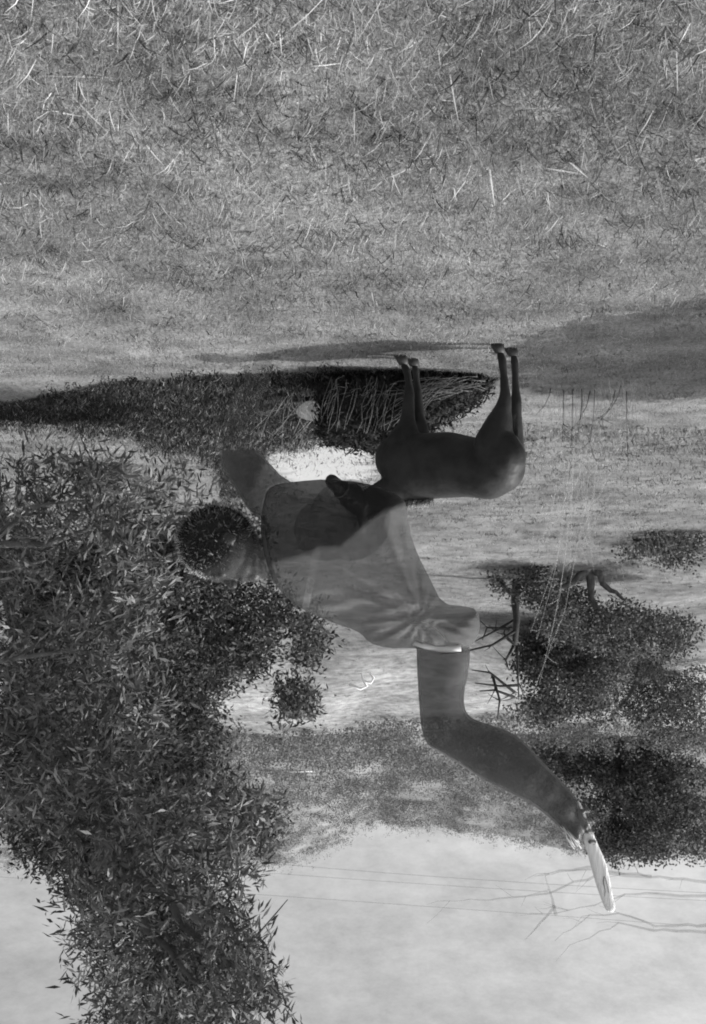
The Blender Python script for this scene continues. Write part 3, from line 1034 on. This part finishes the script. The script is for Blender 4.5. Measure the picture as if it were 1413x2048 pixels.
# ------------------------------------------------------------------ see-through man of the second exposure
man = thing('person', 'see-through man lying on his side in mid-air, short-sleeved shirt, bare arm reaching out', 'person')
DP = 3.1
K = DP / F
G = .68
SKIN = mat('dark_skin', .045, .075, scale=12, rough=.45, spec=.4, sheen=.12, ghost=G, bump=.05, bscale=70)
def pp(px, py, off=0.0):
    return at(px, py, DP + off)
b = Bag()
arm = [(836, 1255), (833, 1300), (835, 1350), (839, 1420), (844, 1466), (856, 1492), (880, 1505), (920, 1528), (960, 1556), (1010, 1580), (1060, 1606),
       (1100, 1636), (1135, 1672), (1150, 1690), (1172, 1668), (1168, 1630), (1150, 1588), (1118, 1556), (1086, 1524), (1056, 1488), (1020, 1462), (980, 1449),
       (945, 1438), (930, 1420), (928, 1385), (938, 1345), (942, 1300), (935, 1255)]
rounded(b, arm, DP, 46, step=6, depth=.85,
        fold=lambda x, y: 7 * np.exp(-(((x - 885) / 26) ** 2 + ((y - 1370) / 70) ** 2)) + 7 * np.exp(-(((x - 985 - (y - 1515) * 1.1) / 60) ** 2 + ((y - 1515) / 60) ** 2))
        - 5 * np.exp(-((x - 905 - (y - 1460) * .8) / 16) ** 2) + 2 * np.sin((x + y) * .09) * np.clip((x - 1040) / 60, 0, 1))
# upper arm into the shoulder, torso core, neck, head, other arm
b.chain([(pp(880, 1270), 45 * K), (pp(800, 1225), 50 * K), (pp(690, 1170), 60 * K)])
b.chain([(pp(690, 1100), 82 * K), (pp(640, 1090), 84 * K), (pp(600, 1090), 72 * K)])
b.chain([(pp(690, 1100), 82 * K), (pp(730, 1060, .03), 78 * K), (pp(700, 1030, .1), 72 * K)])
b.chain([(pp(590, 1110), 52 * K), (pp(545, 1120), 40 * K), (pp(500, 1115), 42 * K)])
# legs reach away from the camera
b.chain([(pp(690, 1045, .12), 58 * K), (pp(700, 1035, .55), 44 * K), (pp(716, 1010, .95), 30 * K), (pp(716, 1012, 1.0), 26 * K)])
b.chain([(pp(650, 1065, .12), 58 * K), (pp(640, 1060, .55), 44 * K), (pp(640, 1040, .95), 30 * K), (pp(640, 1042, 1.0), 26 * K)])
b.chain([(pp(640, 1042, 1.0), 26 * K), (pp(640, 1110, 1.0), 18 * K)]); b.chain([(pp(716, 1012, 1.0), 26 * K), (pp(716, 1080, 1.0), 18 * K)])
b.chain([(pp(600, 1040), 56 * K), (pp(530, 985, .02), 48 * K), (pp(480, 918, .04), 40 * K), (pp(478, 850, .06), 33 * K), (pp(498, 790, .05), 25 * K), (pp(518, 768, .05), 20 * K)])
# head: crown to the left of the picture, face towards the sky
hx = Vector((1, 0, 0))       # crown direction in the world (picture left)
fz = Vector((0, -.25, 1)).normalized()
hcn = pp(448, 1098)
sideV = hx.cross(fz).normalized()
Mh = Matrix((hx, sideV, fz)).transposed()
b.ball(hcn, .098, sc=(1.12, .80, 1.0), rot=Mh, seg=20, rings=14)
b.ball(hcn + fz * .035 - hx * .05, .062, sc=(1.1, .85, .95), rot=Mh, seg=16, rings=10)
b.ball(hcn + fz * .078 - hx * .088, .022, rot=Mh)                     # chin
b.chain([(hcn + fz * .088 + hx * .0, .012), (hcn + fz * .108 - hx * .03, .014)])   # nose
b.ball(hcn + fz * .088 + hx * .018, .02, sc=(.5, 1.9, .6), rot=Mh)    # brow
b.ball(hcn + fz * .092 - hx * .056, .013, sc=(.5, 1.6, .8), rot=Mh)   # lips
b.ball(hcn + fz * .09 - hx * .068, .012, sc=(.5, 1.5, .8), rot=Mh)
for s_ in (-1, 1):
    b.ball(hcn + sideV * s_ * .082 - fz * .01 - hx * .02, .026, sc=(1.1, .3, .7), rot=Mh)
    b.ball(hcn + sideV * s_ * .032 + fz * .082 + hx * .0, .013, rot=Mh)
# right hand closes on the thin end of the blade
grip0, grip1 = at(1158, 1606, DP - .01), at(1175, 1690, DP - .01)
gd = (grip1 - grip0).normalized()
palm = at(1148, 1648, DP + .0)
b.ball(palm, .038, sc=(.75, .55, 1.15)); b.ball(at(1140, 1630, DP), .034, sc=(.9, .7, 1))
for i in range(4):
    g0 = grip0.lerp(grip1, .12 + .25 * i)
    rad_ = .0085 - .0006 * abs(i - 1)
    out = Vector((-1, 0, .25)).normalized()
    pts = [g0 + Vector((.022, .018, 0)), g0 + Vector((.008, .030, 0)), g0 + out * .018 + Vector((0, .018, 0)), g0 + out * .024 + Vector((0, -.008, 0)), g0 + out * .006 + Vector((0, -.026 + .002 * i, 0))]
    b.chain([(p, rad_) for p in pts])
b.chain([(palm + Vector((0, -.016, -.02)), .012), (grip0.lerp(grip1, .2) + Vector((.012, -.026, 0)), .0105), (grip0.lerp(grip1, .5) + Vector((-.002, -.028, 0)), .0095)])
# left hand, lightly curled
lh = pp(522, 760, .05)
b.ball(lh, .036, sc=(.8, .5, 1))
for i in range(4):
    s0 = lh + Vector((-.022 + .014 * i, 0, -.03))
    b.chain([(s0, .0095), (s0 + Vector((-.004, .006, -.028 - .004 * (i in (1, 2)))), .0085), (s0 + Vector((-.008, .02, -.045 - .005 * (i in (1, 2)))), .0075)])
b.chain([(lh + Vector((.022, 0, .005)), .011), (lh + Vector((.042, .008, -.02)), .010), (lh + Vector((.045, .016, -.042)), .0085)])
body = b.build('body', SKIN, man, voxel=.0042, smooth=5)
# the skin lies hidden under cloth inside the shirt: fade it out there so the cloth shows the exposure
def fade(o, m_, inside):
    a = o.data.attributes.new('cover', 'FLOAT', 'POINT')
    a.data.foreach_set('value', inside(np.array([tuple(v.co) for v in o.data.vertices])).astype(np.float32))
    n = m_.node_tree.nodes
    at_ = n.new('ShaderNodeAttribute'); at_.attribute_name = 'cover'
    mx = [q for q in n if q.type == 'MIX_SHADER'][0]
    mt = n.new('ShaderNodeMath'); mt.operation = 'MULTIPLY'; mt.inputs[1].default_value = mx.inputs[0].default_value
    m_.node_tree.links.new(at_.outputs['Fac'], mt.inputs[0])
    m_.node_tree.links.new(mt.outputs[0], mx.inputs[0])
shirt_poly = [(528, 998), (520, 1050), (526, 1100), (540, 1150), (562, 1185), (600, 1217), (650, 1240), (698, 1256), (722, 1266), (738, 1286), (775, 1297),
              (828, 1296), (870, 1302), (918, 1306), (950, 1290), (962, 1250), (955, 1218), (930, 1212), (885, 1208), (862, 1160), (836, 1110), (819, 1060), (814, 1005),
              (790, 985), (750, 970), (700, 962), (650, 958), (600, 962), (560, 966), (536, 976)]
def proj(c):
    return 706.5 - c.x * F / c.y, HZ + (c.z - EYE) * F / c.y
def under(c):
    x, y = proj_np(c)
    sd, _ = poly_dist(np.stack([x, y], 1), shirt_poly)
    v = np.where(c[:, 1] > DP + .18, 0, np.clip(1 - (sd + 2) / 8, 0, 1))
    return v * np.where((x < 600) & (y < 900), .3, 1)      # this arm is the faintest part of the exposure
def proj_np(c):
    return 706.5 - c[:, 0] * F / c[:, 1], HZ + (c[:, 2] - EYE) * F / c[:, 1]
fade(body, SKIN, under)
# shirt
def folds(x, y):
    # creases fan out from the armpit; the cloth hangs in soft pleats towards the waist
    an = np.arctan2(y - 1232, x - 838)
    rr_ = np.hypot(x - 838, y - 1232)
    fan = np.exp(-((rr_ - 120) / 130) ** 2)
    f = 7 * fan * np.sin(an * 13 + .01 * rr_) + 4 * fan * np.sin(an * 29 + 1.5)
    f += 5 * np.sin(x * .105 + .012 * (y - 960) + .7 * np.sin(y * .02)) * np.clip((1110 - y) / 90, 0, 1) * np.clip((x - 560) / 60, 0, 1)
    f += 4 * np.sin((y - 1180) * .16 + (x - 600) * .045) * np.exp(-((y - 1205) / 45) ** 2)
    f += 12 * np.exp(-((y - (1120 + (x - 660) * .52)) / 10) ** 2) * np.clip((x - 650) / 40, 0, 1)
    f -= 12 * np.exp(-((y - (1142 + (x - 660) * .56)) / 9) ** 2) * np.clip((x - 690) / 40, 0, 1)
    f += 3 * np.sin(x * .05 + 2 * np.sin(y * .03)) * np.sin(y * .045)
    return f
SHIRT = mat('two_tone_cotton', .03, rough=.9, sheen=.05, spec=.1, ghost=.64, bump=.25, bscale=260)
n = SHIRT.node_tree.nodes; l = SHIRT.node_tree.links.new
a = n.new('ShaderNodeAttribute'); a.attribute_name = 'tone'
l(a.outputs['Fac'], n[SHIRT['principled']].inputs['Base Color'])
b = Bag()
rounded(b, shirt_poly, DP, 92, step=5, depth=.75, fold=folds)
shirt = b.build('shirt', SHIRT, man, voxel=.0042, smooth=2)
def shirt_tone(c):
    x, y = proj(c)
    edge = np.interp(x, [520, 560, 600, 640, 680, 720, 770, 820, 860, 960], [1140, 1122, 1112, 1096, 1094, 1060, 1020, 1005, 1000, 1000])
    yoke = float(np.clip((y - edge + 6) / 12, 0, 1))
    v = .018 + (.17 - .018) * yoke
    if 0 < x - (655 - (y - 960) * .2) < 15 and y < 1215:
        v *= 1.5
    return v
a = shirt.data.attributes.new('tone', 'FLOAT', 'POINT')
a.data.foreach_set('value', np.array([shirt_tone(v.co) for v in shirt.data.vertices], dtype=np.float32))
def shirt_cover(c):
    x, y = proj_np(c)
    edge = np.interp(x, [520, 560, 600, 640, 680, 720, 770, 820, 860, 960], [1140, 1122, 1112, 1096, 1094, 1060, 1020, 1005, 1000, 1000])
    return 1.10 - .22 * np.clip((y - edge + 6) / 12, 0, 1)
fade(shirt, SHIRT, shirt_cover)
# pale rolled hem of the sleeve where the arm comes out
b = Bag()
b.tube([at(x, y, DP - .05) for x, y in ((828, 1285), (850, 1292), (880, 1297), (905, 1298), (922, 1296))], .008, .010, 8)
b.tube([at(x, y, DP - .055) for x, y in ((826, 1244), (850, 1248), (872, 1258), (886, 1272), (894, 1282))], .003, .003, 6)
b.build('sleeve_hem', mat('pale_hem', .7, .8, rough=.8, ghost=.8), man)
# collar
b = Bag()
b.tube([pp(530, 1060, -.04), pp(532, 1095, -.055), pp(540, 1130, -.045), pp(552, 1165, -.02)], .007, .007, 6)
b.build('collar', mat('collar_cloth', .10, rough=.9, ghost=.5), man)
# trousers
b = Bag()
b.chain([(pp(700, 1040, .02), 84 * K), (pp(690, 1045, .12), 66 * K), (pp(700, 1035, .55), 52 * K), (pp(714, 1012, .93), 38 * K)])
b.chain([(pp(650, 1060, .12), 66 * K), (pp(640, 1060, .55), 52 * K), (pp(640, 1042, .93), 38 * K)])
b.build('trousers', mat('dark_trousers', .02, .03, scale=20, rough=.9, spec=.1, ghost=.25), man, voxel=.01, smooth=5)
# hair: curly, with a sunlit rim painted as pale strands
HAIRP = vcol_mat('curly_hair', rough=.5, transl=.3, spec=.4, ghost=.75)
b = Bag()
b.ball(hcn + hx * .022 - fz * .02, .106, sc=(1.06, .86, 1.0), rot=Mh, seg=20, rings=14)
hcap = b.build('hair', mat('hair_mass', .015, .03, scale=60, rough=.9, ghost=.62, bump=1, bscale=120), man, voxel=.006, smooth=2,
               disp=lambda c, nn: nn * random.uniform(-.004, .005))
ro, di = [], []
for v in hcap.data.vertices:
    if random.random() < .45 and (v.co - hcn).dot(fz) < .075 - .3 * max(0, -(v.co - hcn).dot(hx)):
        nn = v.normal
        ro.append(tuple(v.co)); di.append((nn.x + random.gauss(0, .5), nn.y + random.gauss(0, .5), nn.z + random.gauss(0, .5)))
strands('curls', ro, di, .016, .0011, np.array([.04, .08, .2, .4]), hcap, HAIRP, curve=.2)
ro, di = [], []
for v in hcap.data.vertices:       # sunlit rim painted as pale ends over the crown and the parting
    u_ = (v.co - hcn).normalized()
    if abs(u_.dot(sideV)) < .3 and u_.dot(hx) > .15 and u_.dot(fz) > -.25 and random.random() < .8:
        ro.append(tuple(v.co)); di.append(tuple(u_ + Vector((random.gauss(0, .7), random.gauss(0, .7), random.gauss(0, .7)))))
strands('rim_light_frizz', ro, di, .010, .0009, np.array([.7, .9]), hcap, HAIRP, curve=.1)
# frayed cord round the wrist
b = Bag()
for k in range(9):
    A = at(1124 + random.uniform(-4, 6), 1650 + random.uniform(-4, 6), DP - .03)
    B = at(1150 + random.uniform(-6, 14), 1690 + random.uniform(-12, 10), DP - .035)
    b.tube([A, A.lerp(B, .5) + Vector((random.uniform(-.008, .008), -.004, random.uniform(-.004, .008))), B], .0013, .0009, 5)
b.build('wrist_cord', mat('white_cord', .75, rough=.8), man)

# the blade he holds
bl = thing('wooden_blade', 'long white wooden blade with a dark crack, held out by the see-through man', 'blade')
b = Bag()
blade = [(1154, 1598), (1162, 1606), (1175, 1638), (1188, 1668), (1199, 1695), (1209, 1716), (1217, 1742), (1222, 1768), (1227, 1795), (1232, 1815),
         (1226, 1826), (1212, 1822), (1202, 1796), (1192, 1768), (1183, 1735), (1175, 1705), (1166, 1675), (1158, 1640)]
rounded(b, blade, DP - .01, 9, step=2.5, depth=.6)
b.build('blade', mat('bleached_wood', .8, .92, scale=30, rough=.7, bump=.4, bscale=120, stretch=(1, 1, .15)), bl, voxel=.0016, smooth=3)
b = Bag()
b.tube([at(x, y, DP - .02) for x, y in ((1209, 1752), (1207, 1764), (1211, 1780), (1210, 1793))], .0009, .0006, 5)
b.tube([at(x, y, DP - .02) for x, y in ((1211, 1755), (1215, 1770), (1218, 1786))], .0007, .0005, 5)
b.build('crack', EARTH, bl)
